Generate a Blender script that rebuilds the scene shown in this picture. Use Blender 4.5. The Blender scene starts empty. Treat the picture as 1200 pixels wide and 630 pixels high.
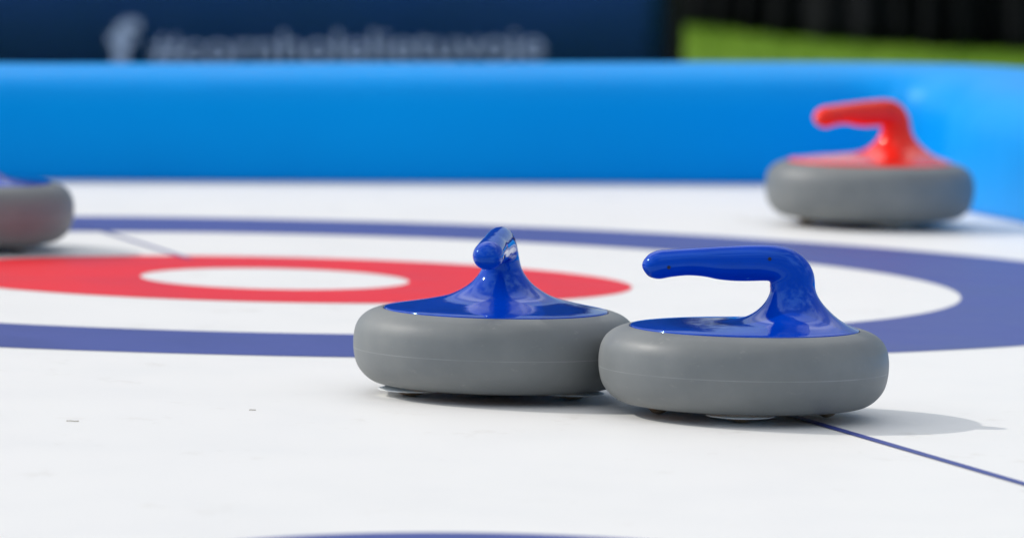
import bpy, bmesh, math, random
from mathutils import Vector, Matrix, noise
random.seed(4)
sc = bpy.context.scene
C = sc.collection
R = math.radians
D = 0.2010                                   # stone diameter, metres
CAM_H = 0.4432

# ------------------------------------------------------------------ materials
def mat(name, col, rough=.5, spec=.5, coat=0., coat_rough=.1):
    m = bpy.data.materials.new(name); m.use_nodes = True
    n = m.node_tree.nodes; l = m.node_tree.links; b = n['Principled BSDF']
    b.inputs['Base Color'].default_value = (*col, 1)
    b.inputs['Roughness'].default_value = rough
    b.inputs['Specular IOR Level'].default_value = spec
    b.inputs['Coat Weight'].default_value = coat
    b.inputs['Coat Roughness'].default_value = coat_rough
    return m, n, l, b

def coords(n, l, scale=(1, 1, 1), kind='Object'):
    tc = n.new('ShaderNodeTexCoord'); mp = n.new('ShaderNodeMapping')
    mp.inputs['Scale'].default_value = scale
    l.new(tc.outputs[kind], mp.inputs['Vector']); return mp.outputs['Vector']

def noise_tex(n, l, vec, scale, detail=4, rough=.55):
    t = n.new('ShaderNodeTexNoise'); t.inputs['Scale'].default_value = scale
    t.inputs['Detail'].default_value = detail; t.inputs['Roughness'].default_value = rough
    l.new(vec, t.inputs['Vector']); return t.outputs['Fac']

def ramp(n, l, fac, stops):
    r = n.new('ShaderNodeValToRGB'); e = r.color_ramp.elements
    while len(e) < len(stops): e.new(.5)
    for k, (p, c) in enumerate(stops):
        e[k].position = p; e[k].color = (*c, 1) if len(c) == 3 else c
    l.new(fac, r.inputs['Fac']); return r.outputs['Color']

def bump(n, l, h, b, strength=.2, dist=.001, prev=None):
    u = n.new('ShaderNodeBump'); u.inputs['Strength'].default_value = strength
    u.inputs['Distance'].default_value = dist; l.new(h, u.inputs['Height'])
    if prev: l.new(prev, u.inputs['Normal'])
    l.new(u.outputs['Normal'], b.inputs['Normal']); return u.outputs['Normal']

def rough_var(n, l, fac, b, lo, hi):
    r = n.new('ShaderNodeMapRange'); r.inputs['From Min'].default_value = .3; r.inputs['From Max'].default_value = .7
    r.inputs['To Min'].default_value = lo; r.inputs['To Max'].default_value = hi
    l.new(fac, r.inputs['Value']); l.new(r.outputs['Result'], b.inputs['Roughness'])

def vinyl(name, col, dark, rlo, rhi, spec=.42, smudge=0):
    """the printed mat: woven grain, faint scuffs and grubby smudges"""
    m, n, l, b = mat(name, col, .5, spec)
    v = coords(n, l)
    vs = coords(n, l, (1, .35, 1))
    sm = noise_tex(n, l, v, 9, 6, .6)
    gr = noise_tex(n, l, vs, 900, 3, .6)
    mx = n.new('ShaderNodeMath'); mx.operation = 'MULTIPLY_ADD'; mx.inputs[1].default_value = .35
    l.new(gr, mx.inputs[0])
    ml = n.new('ShaderNodeMath'); ml.operation = 'MULTIPLY'; ml.inputs[1].default_value = .65
    l.new(sm, ml.inputs[0]); l.new(ml.outputs[0], mx.inputs[2])
    c = ramp(n, l, mx.outputs[0], [(.33, dark), (.52, col), (.75, col)])
    if smudge:                       # grubby tan marks left by the stones and by feet
        sv = coords(n, l, (1, .6, 1)); f1 = ramp(n, l, noise_tex(n, l, sv, 16, 5, .7), [(.60, (0, 0, 0)), (.74, (smudge,) * 3)])
        mxx = n.new('ShaderNodeMix'); mxx.data_type = 'RGBA'; l.new(f1, mxx.inputs['Factor']); l.new(c, mxx.inputs[6]); mxx.inputs[7].default_value = (.52, .47, .40, 1)
        c = mxx.outputs[2]
    l.new(c, b.inputs['Base Color'])
    rough_var(n, l, sm, b, rlo, rhi)
    wv = noise_tex(n, l, v, 5, 2, .5)
    p = bump(n, l, wv, b, .07, .004)
    bump(n, l, gr, b, .35, .00025, p)
    return m

M = {}
M['mat_white'] = vinyl('printed_vinyl_white', (.815, .802, .775), (.795, .784, .760), .46, .52, .42, .30)
M['mat_red'] = vinyl('printed_vinyl_red', (.78, .006, .018), (.70, .006, .016), .42, .55, .26)
M['mat_blue'] = vinyl('printed_vinyl_blue', (.038, .062, .29), (.03, .05, .24), .40, .52)
M['mat_line'] = vinyl('printed_vinyl_line', (.035, .055, .28), (.03, .045, .23), .40, .52)

def body_mat():
    m, n, l, b = mat('grey_rubber', (.18, .19, .19), .42, .35)
    v = coords(n, l)
    a = noise_tex(n, l, v, 14, 5, .6)
    f = noise_tex(n, l, v, 420, 2, .5)
    scv = coords(n, l, (1, 1, 3))
    s = noise_tex(n, l, scv, 60, 6, .75)
    base = ramp(n, l, a, [(.32, (.160, .171, .172)), (.55, (.19, .200, .199)), (.72, (.222, .230, .222))])
    sc_ = ramp(n, l, s, [(.0, (0, 0, 0)), (.61, (0, 0, 0)), (.73, (.38, .38, .38)), (1, (.7, .7, .7))])
    mix = n.new('ShaderNodeMix'); mix.data_type = 'RGBA'
    l.new(sc_, mix.inputs['Factor']); l.new(base, mix.inputs[6]); mix.inputs[7].default_value = (.33, .33, .31, 1)
    # faint moulding flash left round the middle
    sx = n.new('ShaderNodeSeparateXYZ'); tc = n.new('ShaderNodeTexCoord'); l.new(tc.outputs['Object'], sx.inputs[0])
    d = n.new('ShaderNodeMath'); d.operation = 'SUBTRACT'; d.inputs[1].default_value = .163 * D; l.new(sx.outputs['Z'], d.inputs[0])
    ab = n.new('ShaderNodeMath'); ab.operation = 'ABSOLUTE'; l.new(d.outputs[0], ab.inputs[0])
    mr = n.new('ShaderNodeMapRange'); mr.inputs['From Min'].default_value = .00012; mr.inputs['From Max'].default_value = .00042
    mr.inputs['To Min'].default_value = .40; mr.inputs['To Max'].default_value = 0
    l.new(ab.outputs[0], mr.inputs['Value'])
    k = n.new('ShaderNodeMath'); k.operation = 'MULTIPLY'; l.new(mr.outputs[0], k.inputs[0])
    ar = ramp(n, l, noise_tex(n, l, v, 22, 3), [(.35, (.25, .25, .25)), (.6, (1, 1, 1))]); l.new(ar, k.inputs[1])
    mix2 = n.new('ShaderNodeMix'); mix2.data_type = 'RGBA'
    l.new(k.outputs[0], mix2.inputs['Factor']); l.new(mix.outputs[2], mix2.inputs[6]); mix2.inputs[7].default_value = (.42, .43, .42, 1)
    l.new(mix2.outputs[2], b.inputs['Base Color'])
    rough_var(n, l, a, b, .40, .56)
    bump(n, l, f, b, .12, .0003)
    return m
M['body'] = body_mat()

def plastic(name, col, col2, tint):
    m, n, l, b = mat(name, col, .1, .55, 0, .04)
    b.inputs['Specular Tint'].default_value = (*tint, 1)
    v = coords(n, l)
    a = noise_tex(n, l, v, 30, 3)
    l.new(ramp(n, l, a, [(.35, col2), (.65, col)]), b.inputs['Base Color'])
    s = noise_tex(n, l, v, 160, 5, .7)
    rough_var(n, l, s, b, .045, .12)
    w = noise_tex(n, l, v, 38, 2, .4)
    bump(n, l, w, b, .18, .0016)
    b.inputs['Subsurface Weight'].default_value = 0
    return m
M['blue_plastic'] = plastic('blue_glossy_plastic', (.0, .046, .47), (.0, .039, .41), (.22, .62, 1))
M['red_plastic'] = plastic('red_glossy_plastic', (1, .030, .018), (.95, .025, .015), (1, .40, .34))
M['hole'] = mat('hole_shade', (.002, .004, .03), .6)[0]  # shade inside the screw holes, put in as a dark colour
M['pad'] = mat('white_glide_plastic', (.85, .86, .83), .3)[0]
M['ball'] = mat('brown_glide_bead', (.30, .19, .11), .3)[0]
M['base'] = mat('brown_bounce_tint', (.50, .30, .16), .7, .2)[0]  # brown chosen to warm the light bounced under the stones

def pvc():
    m, n, l, b = mat('blue_inflatable_vinyl', (0, .30, .80), .32, .25)
    b.inputs['Specular Tint'].default_value = (.15, .75, 1, 1)
    v = coords(n, l)
    a = noise_tex(n, l, v, 3, 3)
    l.new(ramp(n, l, a, [(.3, (0, .29, .79)), (.7, (0, .325, .85))]), b.inputs['Base Color'])
    rough_var(n, l, noise_tex(n, l, v, 6, 4), b, .40, .52)
    w = noise_tex(n, l, coords(n, l, (1, 1, .5)), 7, 4, .55)
    bump(n, l, w, b, .35, .01)
    return m
M['pvc'] = pvc()
def lawn_m():
    m, n, l, b = mat('mown_lawn', (.11, .19, .015), .8, .2)
    v = coords(n, l)
    a = noise_tex(n, l, v, 1.6, 6, .65)
    l.new(ramp(n, l, a, [(.3, (.085, .19, .008)), (.5, (.135, .27, .010)), (.72, (.19, .32, .015))]), b.inputs['Base Color'])
    bump(n, l, noise_tex(n, l, v, 60, 5), b, .6, .03)
    return m
M['lawn'] = lawn_m()
M['grass'] = mat('grass_blades', (.145, .30, .010), .6, .15)[0]
def cloth(name, c1, c2, rough=.85):
    m, n, l, b = mat(name, c1, rough, .2)
    v = coords(n, l)
    l.new(ramp(n, l, noise_tex(n, l, v, 3, 4), [(.35, c1), (.65, c2)]), b.inputs['Base Color'])
    bump(n, l, noise_tex(n, l, v, 300, 2), b, .2, .001)
    return m
M['banner'] = cloth('navy_banner_print', (.045, .150, .47), (.060, .165, .52), .6)
M['print'] = cloth('pale_banner_lettering', (.52, .60, .97), (.54, .62, .98), .6)
M['frame'] = cloth('black_banner_frame', (.008, .008, .009), (.012, .012, .013), .4)
M['drape'] = cloth('black_drape_cloth', (.008, .009, .013), (.014, .015, .021), .8)
M['deck'] = cloth('grey_deck_board', (.25, .25, .24), (.3, .3, .29), .7)
M['debris'] = mat('dry_grass_debris', (.34, .29, .21), .8)[0]

# ------------------------------------------------------------------ helpers
def obj(name, bm, m, parent=None, smooth=True):
    me = bpy.data.meshes.new(name); bm.to_mesh(me); bm.free()
    if smooth:
        for p in me.polygons: p.use_smooth = True
    me.materials.append(m)
    o = bpy.data.objects.new(name, me); C.objects.link(o); o.parent = parent
    return o
def tag(o, label, cat, group=None, kind=None):
    if kind: o['kind'] = kind
    if label: o['label'] = label
    if cat: o['category'] = cat
    if group: o['group'] = group
    return o
def empty(name, loc, rz=0):
    o = bpy.data.objects.new(name, None); o.empty_display_size = .05
    C.objects.link(o); o.location = loc; o.rotation_euler = (0, 0, rz); return o
def lathe(bm, prof, seg=96, cx=0, cy=0):
    rings = []
    for r, z in prof:
        if r < 1e-6: rings.append([bm.verts.new((cx, cy, z))])
        else: rings.append([bm.verts.new((cx + r * math.cos(2 * math.pi * k / seg), cy + r * math.sin(2 * math.pi * k / seg), z)) for k in range(seg)])
    for a, b in zip(rings, rings[1:]):
        for k in range(seg):
            k2 = (k + 1) % seg
            f = [a[0], b[k2], b[k]] if len(a) == 1 else [a[k], a[k2], b[0]] if len(b) == 1 else [a[k], a[k2], b[k2], b[k]]
            bm.faces.new(f)
    bmesh.ops.recalc_face_normals(bm, faces=bm.faces)
def catmull(pts, sub):
    out = []
    for i in range(len(pts) - 1):
        p0 = pts[max(i - 1, 0)]; p1 = pts[i]; p2 = pts[i + 1]; p3 = pts[min(i + 2, len(pts) - 1)]
        for s in range(sub):
            t = s / sub
            out.append(tuple(.5 * (2 * b + (c - a) * t + (2 * a - 5 * b + 4 * c - d) * t * t + (3 * b - a - 3 * c + d) * t ** 3)
                             for a, b, c, d in zip(p0, p1, p2, p3)))
    out.append(tuple(pts[-1])); return out

# ------------------------------------------------------------------ the curling stone
BODY = catmull([(.0, .036), (.18, .036), (.345, .0362), (.392, .038), (.43, .047), (.462, .070), (.486, .103), (.4970, .143), (.5, .178),
                (.4987, .206), (.4925, .237), (.477, .265), (.452, .286), (.424, .298), (.404, .3025), (.398, .3015), (.3955, .297), (.394, .288)], 4)
BODY = [(r * D, z * D) for r, z in BODY if r >= 0]
# outline pairs of the moulded cap and handle: outer x,z / inner x,z / half width
RINGS = [(.3945, .292, -.3945, .292, .3945), (.3945, .300, -.3945, .300, .3945), (.3925, .3045, -.3925, .3045, .3925), (.386, .3075, -.386, .307, .386),
         (.367, .3155, -.335, .3115, .338), (.343, .327, -.225, .3155, .272), (.320, .342, -.085, .322, .205), (.297, .361, -.008, .336, .160),
         (.270, .388, .038, .361, .118), (.249, .418, .068, .393, .088), (.2395, .445, .083, .425, .071), (.237, .472, .083, .448, .063),
         (.231, .500, .0825, .4610, .059), (.214, .531, .077, .4655, .0565), (.184, .560, .062, .466, .055), (.146, .580, .038, .465, .054), (.095, .5885, .018, .464, .053),
         (.02, .5875, -.012, .463, .052), (-.07, .582, -.052, .4635, .051), (-.12, .578, -.099, .4675, .050), (-.165, .5745, -.144, .4755, .0505),
         (-.22, .570, -.2, .478, .051), (-.27, .5655, -.256, .4715, .0525), (-.304, .562, -.299, .4635, .0535), (-.331, .551, -.331, .470, .047),
         (-.3475, .535, -.3475, .485, .034), (-.3565, .5205, -.3565, .5, .0155)]
SPLIT = 11      # the cap ends and the handle starts at this ring
SUB = 4; SEG = 72
def ring_pts(r):
    xo, zo, xi, zi, w = [q * D for q in r]
    cx, cz, hx, hz = (xo + xi) / 2, (zo + zi) / 2, (xo - xi) / 2, (zo - zi) / 2
    return [Vector((cx + hx * math.cos(t), w * math.sin(t), cz + hz * math.cos(t))) for t in [2 * math.pi * k / SEG for k in range(SEG)]]
def cap_meshes():
    rr = [ring_pts(r) for r in catmull(RINGS, SUB)]
    n = len(rr)
    # smooth normals of the whole moulding, so that cap and handle join without a seam
    N = []
    for i in range(n):
        row = []
        for k in range(SEG):
            a = rr[min(i + 1, n - 1)][k] - rr[max(i - 1, 0)][k]
            b = rr[i][(k + 1) % SEG] - rr[i][k - 1]
            v = b.cross(a); v.normalize(); row.append(v)
        N.append(row)
    out = []
    for name, lo, hi in (('cap', 0, SPLIT * SUB), ('handle', SPLIT * SUB, n - 1)):
        V = []; NN = []; F = []
        for i in range(lo, hi + 1):
            V += rr[i]; NN += N[i]
        for i in range(hi - lo):
            for k in range(SEG):
                k2 = (k + 1) % SEG
                F.append((i * SEG + k, i * SEG + k2, (i + 1) * SEG + k2, (i + 1) * SEG + k))
        if name == 'handle':
            tip = Vector((-.3585 * D, 0, .5105 * D)); V.append(tip); NN.append(Vector((-1, 0, 0)))
            b0 = (hi - lo) * SEG
            for k in range(SEG): F.append((b0 + k, b0 + (k + 1) % SEG, len(V) - 1))
        me = bpy.data.meshes.new(name); me.from_pydata(V, [], F); me.update()
        for p in me.polygons: p.use_smooth = True
        me.normals_split_custom_set_from_vertices(NN)
        out.append(me)
    return out
CAP, HANDLE = cap_meshes()
CAP_R, HANDLE_R = CAP.copy(), HANDLE.copy()
for a in (CAP, HANDLE): a.materials.append(M['blue_plastic'])
for a in (CAP_R, HANDLE_R): a.materials.append(M['red_plastic'])
bm = bmesh.new(); lathe(bm, BODY, 160)
body_proto = bpy.data.meshes.new('body'); bm.to_mesh(body_proto); bm.free()
for p in body_proto.polygons: p.use_smooth = True
body_proto.materials.append(M['body'])

def handle_side(x, z):
    """half width of the handle at height z where it crosses x (stone units)"""
    best = min(catmull(RINGS[SPLIT:], 8), key=lambda r: abs((r[0] + r[2]) / 2 - x))
    cz = (best[1] + best[3]) / 2; hz = (best[1] - best[3]) / 2
    return best[4] * math.sqrt(max(0, 1 - ((z - cz) / hz) ** 2))

def stone(x, y, rot, feet, label, red=False):
    t = empty('curling_stone', (x, y, 0), rot)
    tag(t, label, 'curling stone', 'small curling stones on the mat')
    b = bpy.data.objects.new('body', body_proto); C.objects.link(b); b.parent = t
    b.rotation_euler = (0, 0, random.uniform(0, 6))
    for nm, me in (('cap', CAP_R if red else CAP), ('handle', HANDLE_R if red else HANDLE)):
        o = bpy.data.objects.new(nm, me); C.objects.link(o); o.parent = t
        if red: o.scale.z = 1.02
        hd = o
    for hx, hz in ((-.267, .508), (.078, .545)):
        for s in (-1,):
            w = handle_side(hx, hz)
            bm = bmesh.new()
            bmesh.ops.create_cone(bm, cap_ends=True, segments=20, radius1=.0062 * D, radius2=.0062 * D, depth=.004 * D,
                                  matrix=Matrix.Translation((hx * D, s * (w + .0002) * D, hz * D)) @ Matrix.Rotation(R(90), 4, 'X'))
            obj('screw_hole', bm, M['hole'], hd, False)  # dark disc on the surface stands in for the shaded hole
    bm = bmesh.new()
    lathe(bm, [(q * D, z * D) for q, z in [(0, .0325), (.33, .0325), (.345, .0335), (.35, .0375), (0, .0375)]], 96)
    obj('bounce_plate', bm, M['base'], t)  # unseen plate, added to tint the bounce light on the mat
    for fx, fy, pad in feet:                       # world-aligned offsets in stone diameters
        v = Matrix.Rotation(-rot, 2) @ Vector((fx, fy))
        p = t
        if pad:
            bm = bmesh.new()
            lathe(bm, [(q * D, z * D) for q, z in [(0, .0175), (.05, .018), (.10, .0195), (.114, .0215), (.1175, .0240), (.115, .0265), (.103, .0285), (.088, .037), (0, .037)]], 48, v.x * D, v.y * D)
            p = obj('glide_pad', bm, M['pad'], t)
        bm = bmesh.new(); q0 = .052 if pad else .040
        lathe(bm, [(q0 * math.sin(k * math.pi / 16) * D, (.039 if not pad else .021) * (1 - math.cos(k * math.pi / 16)) * D) for k in range(9)], 32, v.x * D, v.y * D)
        obj('glide_bead', bm, M['ball'], p)
    return t

stone(.1618, 4.565, 0, [(-.016, -.25, 1), (-.29, -.02, 0), (.29, .0, 0)],
      'grey stone with blue handle pointing left, nearest on the right, over the thin blue line')
stone(-.0106, 4.669, R(84), [(-.29, -.10, 1), (.27, -.10, 1), (0, .25, 1)],
      'grey stone with blue handle pointing at the viewer, touching the nearer blue one')
stone(.3517, 6.536, R(40), [(-.30, -.05, 0), (.1, -.25, 1), (.2, .2, 1)],
      'grey stone with red handle standing by the blue inflatable wall', red=True).scale = (1.03, 1.03, 1.03)
stone(-.4955, 5.943, R(-80), [(.26, -.10, 1), (-.30, -.10, 1), (0, .25, 1)],
      'dark grey stone with blue cap cut off by the left edge, behind the red ring')

# ------------------------------------------------------------------ the mat and its print
U = Vector((.958, .287)).normalized(); V = Vector((-U.y, U.x))
def W(u, v, o=Vector((-.2054, 5.683))):           # rink coordinates around the middle of the target
    p = o + U * u + V * v; return p
bm = bmesh.new()
MU, MV0, MV1 = 1.06, -4.9, 1.29
n1, n2 = 24, 60
grid = [[bm.verts.new((*W(-MU + 2 * MU * i / n1, MV0 + (MV1 - MV0) * j / n2), 0)) for i in range(n1 + 1)] for j in range(n2 + 1)]
for j in range(n2):
    for i in range(n1): bm.faces.new((grid[j][i], grid[j][i + 1], grid[j + 1][i + 1], grid[j + 1][i]))
play = obj('playing_mat', bm, M['mat_white'])
tag(play, 'white vinyl curling mat printed with a red and blue target', 'mat')
Z1 = .0003
def ring(name, m, cx, cy, axo, ayo, axi, ayi, z=Z1, icx=None, icy=None):
    icx = cx if icx is None else icx; icy = cy if icy is None else icy
    bm = bmesh.new(); n = 256
    A = [(math.cos(2 * math.pi * k / n), math.sin(2 * math.pi * k / n)) for k in range(n)]
    o = [bm.verts.new((cx + axo * a, cy + ayo * b, z)) for a, b in A]
    i = [bm.verts.new((icx + axi * a, icy + ayi * b, z)) for a, b in A]
    for k in range(n):
        k2 = (k + 1) % n; bm.faces.new((i[k], o[k], o[k2], i[k2]))
    return obj(name, bm, m, play)
CX, CY = -.2038, 5.6797
ring('red_ring', M['mat_red'], CX, CY, .3074, .2496, .1155, .1157)
ring('blue_ring', M['mat_blue'], CX, CY, .8157, .7433, .5893, .5429)
ring('blue_ring', M['mat_blue'], 0.0, 3.823 - .21, .21, .21, .14, .14)
def strip(name, pts, w, m, z=Z1 * 2):
    bm = bmesh.new(); prev = None
    for i, p in enumerate(pts):
        a = Vector(pts[max(i - 1, 0)]); b = Vector(pts[min(i + 1, len(pts) - 1)])
        d = (b - a).normalized(); q = Vector((-d.y, d.x)) * w / 2; p = Vector(p)
        cur = (bm.verts.new((*(p + q), z)), bm.verts.new((*(p - q), z)))
        if prev: bm.faces.new((prev[0], cur[0], cur[1], prev[1]))
        prev = cur
    bmesh.ops.recalc_face_normals(bm, faces=bm.faces)
    for f in bm.faces:
        if f.normal.z < 0: f.normal_flip()
    return obj(name, bm, m, play)
strip('centre_line', [(1.1, 1.72), (.3263, 4.159), (.1973, 4.563), (-.005, 5.15), (-.094, 5.45)], .008, M['mat_line'])
strip('centre_line', [(-.287, 5.88), (-.3952, 6.2319), (-.43, 6.35), (-.62, 6.95)], .0055, M['mat_line'])

# little bits of dry grass lying on the mat
for k, (x, y, ln, a, lab) in enumerate([(-.2914, 4.4092, .0085, .1, 'short straw fragment on the white mat at the far left'),
                                   (-.1753, 4.5144, .005, .5, 'tiny curled straw fragment on the white mat left of the stones')]):
    bm = bmesh.new()
    pts = [Vector((ln * (s / 6 - .5), math.sin(s * (.5 if k else .2)) * .0005, .0004 + .0001 * math.sin(s))) for s in range(7)]
    rings = [[bm.verts.new(p + Vector((0, .0003 * math.cos(t), .0003 * math.sin(t)))) for t in [i * math.pi / 3 for i in range(6)]] for p in pts]
    for r1, r2 in zip(rings, rings[1:]):
        for i in range(6): bm.faces.new((r1[i], r1[(i + 1) % 6], r2[(i + 1) % 6], r2[i]))
    o = obj('straw_bit', bm, M['debris']); o.location = (x, y, Z1); o.rotation_euler = (0, 0, a)
    tag(o, lab, 'straw bit', 'bits of straw on the mat')

# ------------------------------------------------------------------ inflatable wall: one closed tube round the mat
WW, WH = .20, .127
def wall_height(x):
    T = [(-9, .116), (-.5, .117), (0, .1225), (.38, .127), (.52, .130), (.8, .134), (9, .134)]
    for (a, p), (b, q) in zip(T, T[1:]):
        if x <= b: return p + (q - p) * (x - a) / (b - a)
    return T[-1][1]
def wall():
    iu = .950; v1 = 1.275; v0 = -4.85; rad = .07      # inner face of the wall
    cu, cv1, cv0 = iu + WW / 2, v1 + WW / 2, v0 - WW / 2
    rc = rad + WW / 2
    path = []
    def arc(u, v, a0):
        for k in range(17):
            a = a0 + math.pi / 2 * k / 16
            path.append((u + rc * math.cos(a), v + rc * math.sin(a)))
    def line(a, b, n):
        for k in range(1, n): path.append((a[0] + (b[0] - a[0]) * k / n, a[1] + (b[1] - a[1]) * k / n))
    arc(cu - rc, cv1 - rc, 0); line(path[-1], (-cu + rc, cv1), 90)
    arc(-cu + rc, cv1 - rc, math.pi / 2); line(path[-1], (-cu, cv0 + rc), 200)
    arc(-cu + rc, cv0 + rc, math.pi); line(path[-1], (cu - rc, cv0), 60)
    arc(cu - rc, cv0 + rc, math.pi * 1.5); line(path[-1], (cu, cv1 - rc), 200)
    def sag(u, v):                   # the far right corner is pushed outwards a little
        t = min(1, max(0, (v - .82) / .36)) * min(1, max(0, (u - .45) / .45)); return (u + .088 * t * t * (3 - 2 * t), v)
    P = [Vector(sag(*p)) for p in path]; n = len(P); S = 40
    bm = bmesh.new(); rings = []
    for i in range(n):
        d = (P[(i + 1) % n] - P[i - 1]).normalized(); q = Vector((d.y, -d.x))     # outward
        row = []
        for k in range(S):
            t = 2 * math.pi * k / S; c, s = math.cos(t), math.sin(t)
            e = 2 / 2.7 if s > 0 else 2 / 14
            x = WW / 2 * math.copysign(abs(c) ** e, c); H = wall_height(W(*P[i]).x); z = (H + .003) / 2 * math.copysign(abs(s) ** e, s) + (H + .003) / 2 - .003
            pk = .5 * (1 - math.cos(2 * math.pi * min(1, max(0, (i % 400) / 17)))) if i < 17 else 0
            wob = 1 - .05 * pk * (1 - abs(s)) * (.5 + .5 * math.sin(i * 2.2)) + .012 * noise.noise(Vector((P[i].x * 3, P[i].y * 3, k * .1)))
            uv = P[i] + q * x * wob
            w = W(uv.x, uv.y); row.append(bm.verts.new((w.x, w.y, z * (1 + .008 * noise.noise(Vector((P[i].x * 2, P[i].y * 2, 7)))) + .0005)))
        rings.append(row)
    for i in range(n):
        a, b = rings[i], rings[(i + 1) % n]
        for k in range(S): bm.faces.new((a[k], a[(k + 1) % S], b[(k + 1) % S], b[k]))
    bmesh.ops.recalc_face_normals(bm, faces=bm.faces)
    o = obj('inflatable_wall', bm, M['pvc'])
    tag(o, 'bright blue inflatable wall running round the white mat', 'inflatable wall')
wall()

def box(bm, x0, x1, y0, y1, z0, z1, f=lambda p: p):
    v = [bm.verts.new(f(Vector((x, y, z)))) for x in (x0, x1) for y in (y0, y1) for z in (z0, z1)]
    for q in ((0, 1, 3, 2), (4, 6, 7, 5), (0, 4, 5, 1), (2, 3, 7, 6), (0, 2, 6, 4), (1, 5, 7, 3)): bm.faces.new([v[i] for i in q])
    bmesh.ops.recalc_face_normals(bm, faces=bm.faces)
GZ = -.12
bm = bmesh.new()
box(bm, -1.2, 1.2, -5.2, 1.55, GZ + .001, -.001, lambda p: Vector((*W(p.x, p.y), p.z)))
tag(obj('platform', bm, M['deck'], None, False), None, None, kind='structure')

# ------------------------------------------------------------------ lawn
bm = bmesh.new(); v = [bm.verts.new(p) for p in ((-150, -100, GZ), (150, -100, GZ), (150, 300, GZ), (-150, 300, GZ))]; bm.faces.new(v)
tag(obj('lawn', bm, M['lawn'], None, False), None, None, kind='structure')
bm = bmesh.new()
for k in range(16000):
    y = random.uniform(11.9, 15.2); x = random.uniform(-1.6, 2.4)
    h = random.uniform(.005, .015); a = random.uniform(0, 6.3); w = .0022
    dx, dy = math.cos(a) * w, math.sin(a) * w; lx, ly = random.gauss(0, .006), random.gauss(0, .006)
    bm.faces.new([bm.verts.new((x - dx, y - dy, GZ)), bm.verts.new((x + dx, y + dy, GZ)), bm.verts.new((x + lx, y + ly, GZ + h))])
tag(obj('grass', bm, M['grass'], None, False), 'short sunlit green grass behind the blue wall', 'grass', kind='stuff')

# ------------------------------------------------------------------ navy banner
BY = 11.7
ban = empty('banner', (0, BY, GZ), R(0))
tag(ban, 'navy banner with pale lettering in a thin black frame behind the wall', 'banner')
f = lambda p: p
XR = .262; XL = -2.4; ZT = 1.92
bm = bmesh.new(); 
nx = 60; rows = [[bm.verts.new((XL + (XR - XL) * i / nx, .006 * math.sin(i * .9) * (1 - j / 8) + .004 * math.sin(i * .37 + j), .014 + (ZT - .014) * j / 8)) for i in range(nx + 1)] for j in range(9)]
for j in range(8):
    for i in range(nx): bm.faces.new((rows[j][i], rows[j][i + 1], rows[j + 1][i + 1], rows[j + 1][i]))
bmesh.ops.solidify(bm, geom=bm.faces[:], thickness=.003)
obj('fabric', bm, M['banner'], ban)
for name, a in (('side_post', (XR, XR + .032, -.014, .014, .0, ZT + .03)), ('side_post', (XL - .032, XL, -.014, .014, .0, ZT + .03)),
                ('top_rail', (XL, XR, -.012, .012, ZT, ZT + .026)), ('bottom_rail', (XL, XR, -.012, .012, .001, .0125)),
                ('foot', (XR - .02, XR + .05, -.2, .2, .0, -.0 + .02)), ('foot', (XL - .05, XL + .02, -.2, .2, .0, .02))):
    bm = bmesh.new(); box(bm, *a)
    if name == 'foot':
        for q in bm.verts: q.co.z = q.co.z * (1 - 2 * abs(q.co.y)) + .0005
    else:
        bmesh.ops.bevel(bm, geom=bm.edges[:], offset=.004, segments=2, affect='EDGES')
    obj(name, bm, M['frame'], ban, False)
def text(body, size, x, z, rot, name, offset=0.0, sx=1.0):
    cu = bpy.data.curves.new(name, 'FONT'); cu.body = body; cu.size = size; cu.extrude = .0012; cu.offset = offset
    o = bpy.data.objects.new('tmp', cu); C.objects.link(o)
    dg = bpy.context.evaluated_depsgraph_get(); me = bpy.data.meshes.new_from_object(o.evaluated_get(dg))
    bpy.data.objects.remove(o)
    me.materials.clear(); me.materials.append(M['print'])
    t = bpy.data.objects.new(name, me); C.objects.link(t); t.parent = ban
    t.location = (x, -.016, z); t.rotation_euler = (R(90), -rot, 0); t.scale = (sx, 1, 1)
    return t
PX = BY / 7762.                                  # metres per photo pixel at the banner
def bx(px, py): return (px - 600) * PX, CAM_H - (py + 272.5 - .0238 * (px - 600)) * PX - GZ
x, z = bx(197, 70); L1 = text('#cornholelietuvoje', .072, *bx(172, 72), R(2.0), 'lettering', .0006)
w_ = max(q.co.x for q in L1.data.vertices) - min(q.co.x for q in L1.data.vertices)
L1.scale.x = (634 - 174) * PX / w_
text('f', .115, *bx(124, 76), 0, 'letter_mark', .004, 1.35)

# ------------------------------------------------------------------ black drape hanging on a line of poles
dr = empty('drape', (0, 0, GZ))
tag(dr, 'black fabric drape hanging in folds along the far edge of the grass', 'drape')
def drape_line(t):                       # runs from behind the banner towards the right front
    pts = [(-3.2, 16.2), (.1, 15.1), (.33, 14.75), (.52, 14.3), (.68, 13.9), (.9, 13.72), (1.3, 13.55), (3.0, 12.9)]
    s = t * (len(pts) - 1); i = min(int(s), len(pts) - 2); k = s - i
    return Vector(pts[i]) * (1 - k) + Vector(pts[i + 1]) * k
bm = bmesh.new(); NI, NJ = 420, 14; rows = []
for j in range(NJ + 1):
    row = []
    for i in range(NI + 1):
        t = i / NI; p = drape_line(t); zz = .62 * j / NJ
        fold = (.008 + .018 * (1 + noise.noise(Vector((i * .02, 1, 1))))) * math.sin(i * .30 + 2.6 * math.sin(i * .043) + zz * 2.5 + zz * .9) + .03 * noise.noise(Vector((i * .06, zz * 1.2, 3)))
        row.append(bm.verts.new((p.x + fold * .3, p.y + fold, zz + .002)))
    rows.append(row)
for j in range(NJ):
    for i in range(NI): bm.faces.new((rows[j][i], rows[j][i + 1], rows[j + 1][i + 1], rows[j + 1][i]))
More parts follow.
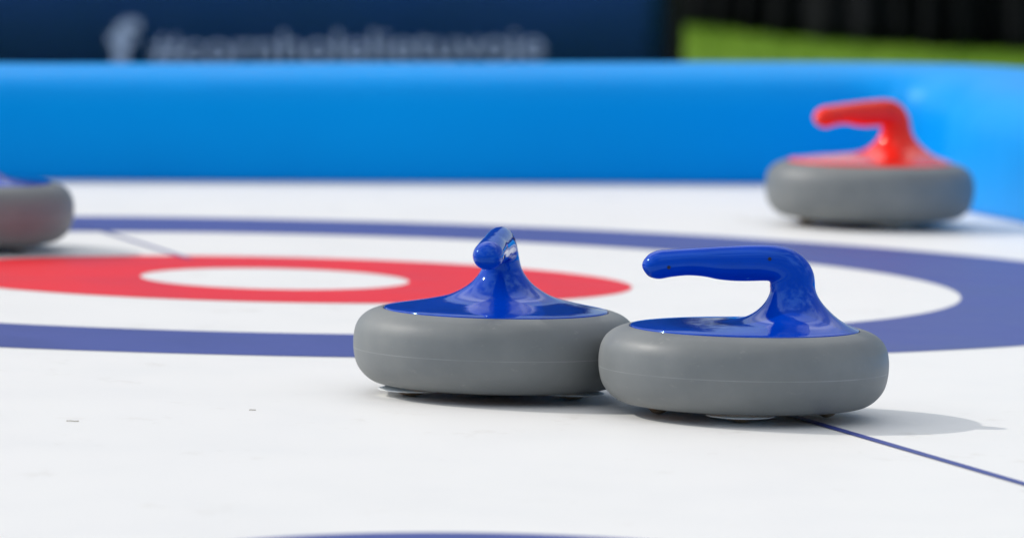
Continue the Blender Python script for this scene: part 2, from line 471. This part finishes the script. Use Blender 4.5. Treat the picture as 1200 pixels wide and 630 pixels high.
bmesh.ops.solidify(bm, geom=bm.faces[:], thickness=.004)
obj('cloth', bm, M['drape'], dr)
for t in (0, .25, .5, .75, 1):
    p = drape_line(t); bm = bmesh.new()
    bmesh.ops.create_cone(bm, cap_ends=True, segments=16, radius1=.02, radius2=.02, depth=.64, matrix=Matrix.Translation((p.x, p.y + .1, .32)))
    obj('pole', bm, M['frame'], dr)

# ------------------------------------------------------------------ light
SUN_EL = R(36.6)
FILL_CLOUD = 15.                               # radiance of the added fill cloud in the sky texture's units
sd = Vector((.147, -.052)).normalized()          # the way the shadows fall
to_sun = Vector((-sd.x * math.cos(SUN_EL), -sd.y * math.cos(SUN_EL), math.sin(SUN_EL)))
w = bpy.data.worlds.new('World'); sc.world = w; w.use_nodes = True
nt = w.node_tree; bg = nt.nodes['Background']
sky = nt.nodes.new('ShaderNodeTexSky'); sky.sky_type = 'NISHITA'; sky.sun_disc = False
sky.sun_elevation = SUN_EL; sky.sun_rotation = math.atan2(to_sun.x, to_sun.y)
sky.air_density = 1.0; sky.dust_density = .6; sky.ozone_density = 1.0
# unseen broken cloud, added high up to lift the fill light
tc = nt.nodes.new('ShaderNodeTexCoord'); mp = nt.nodes.new('ShaderNodeMapping'); mp.inputs['Scale'].default_value = (1, 1, 2.6)
nt.links.new(tc.outputs['Generated'], mp.inputs['Vector'])
cn = nt.nodes.new('ShaderNodeTexNoise'); cn.inputs['Scale'].default_value = 2.1; cn.inputs['Detail'].default_value = 6; cn.inputs['Roughness'].default_value = .55
nt.links.new(mp.outputs[0], cn.inputs['Vector'])
cr = nt.nodes.new('ShaderNodeValToRGB'); cr.color_ramp.elements[0].position = .44; cr.color_ramp.elements[0].color = (.12, .12, .12, 1)
cr.color_ramp.elements[1].position = .57; cr.color_ramp.elements[1].color = (.85, .85, .85, 1); nt.links.new(cn.outputs['Fac'], cr.inputs['Fac'])
cm = nt.nodes.new('ShaderNodeMix'); cm.data_type = 'RGBA'; 
sz = nt.nodes.new('ShaderNodeSeparateXYZ'); nt.links.new(tc.outputs['Generated'], sz.inputs[0])
hr = nt.nodes.new('ShaderNodeMapRange'); hr.interpolation_type = 'SMOOTHSTEP'; hr.inputs['From Min'].default_value = .22; hr.inputs['From Max'].default_value = .6
nt.links.new(sz.outputs['Z'], hr.inputs['Value'])
hm = nt.nodes.new('ShaderNodeMath'); hm.operation = 'MULTIPLY'; nt.links.new(cr.outputs['Color'], hm.inputs[0]); nt.links.new(hr.outputs[0], hm.inputs[1])
nt.links.new(hm.outputs[0], cm.inputs['Factor'])
nt.links.new(sky.outputs[0], cm.inputs[6]); cm.inputs[7].default_value = (FILL_CLOUD * 1.0, FILL_CLOUD * .99, FILL_CLOUD * .97, 1)
nt.links.new(cm.outputs[2], bg.inputs[0]); bg.inputs[1].default_value = .10
ld = bpy.data.lights.new('sun', 'SUN'); ld.energy = 2.0; ld.angle = R(.53); ld.color = (1, .96, .90)
lo = bpy.data.objects.new('sun', ld); C.objects.link(lo)
lo.rotation_euler = to_sun.to_track_quat('Z', 'Y').to_euler(); lo.location = (-3, 3, 4)

# ------------------------------------------------------------------ camera
cd = bpy.data.cameras.new('camera'); cam = bpy.data.objects.new('camera', cd); C.objects.link(cam)
cam.matrix_world = Matrix.Translation((0, 0, CAM_H)) @ Matrix.Rotation(math.pi / 2 - .075545, 4, 'X') @ Matrix.Rotation(.023786, 4, 'Z')
cd.sensor_width = 36; cd.lens = 7.7618 * 1000 / 1200 * 36; cd.clip_end = 1000; cd.clip_start = .05
cd.dof.use_dof = True; cd.dof.focus_distance = 4.56; cd.dof.aperture_fstop = cd.lens / 1000 / .025
sc.camera = cam
sc.view_settings.view_transform = 'Standard'; sc.view_settings.look = 'None'
sc.view_settings.exposure = 0.13; sc.view_settings.gamma = 1
sc.render.engine = 'CYCLES'
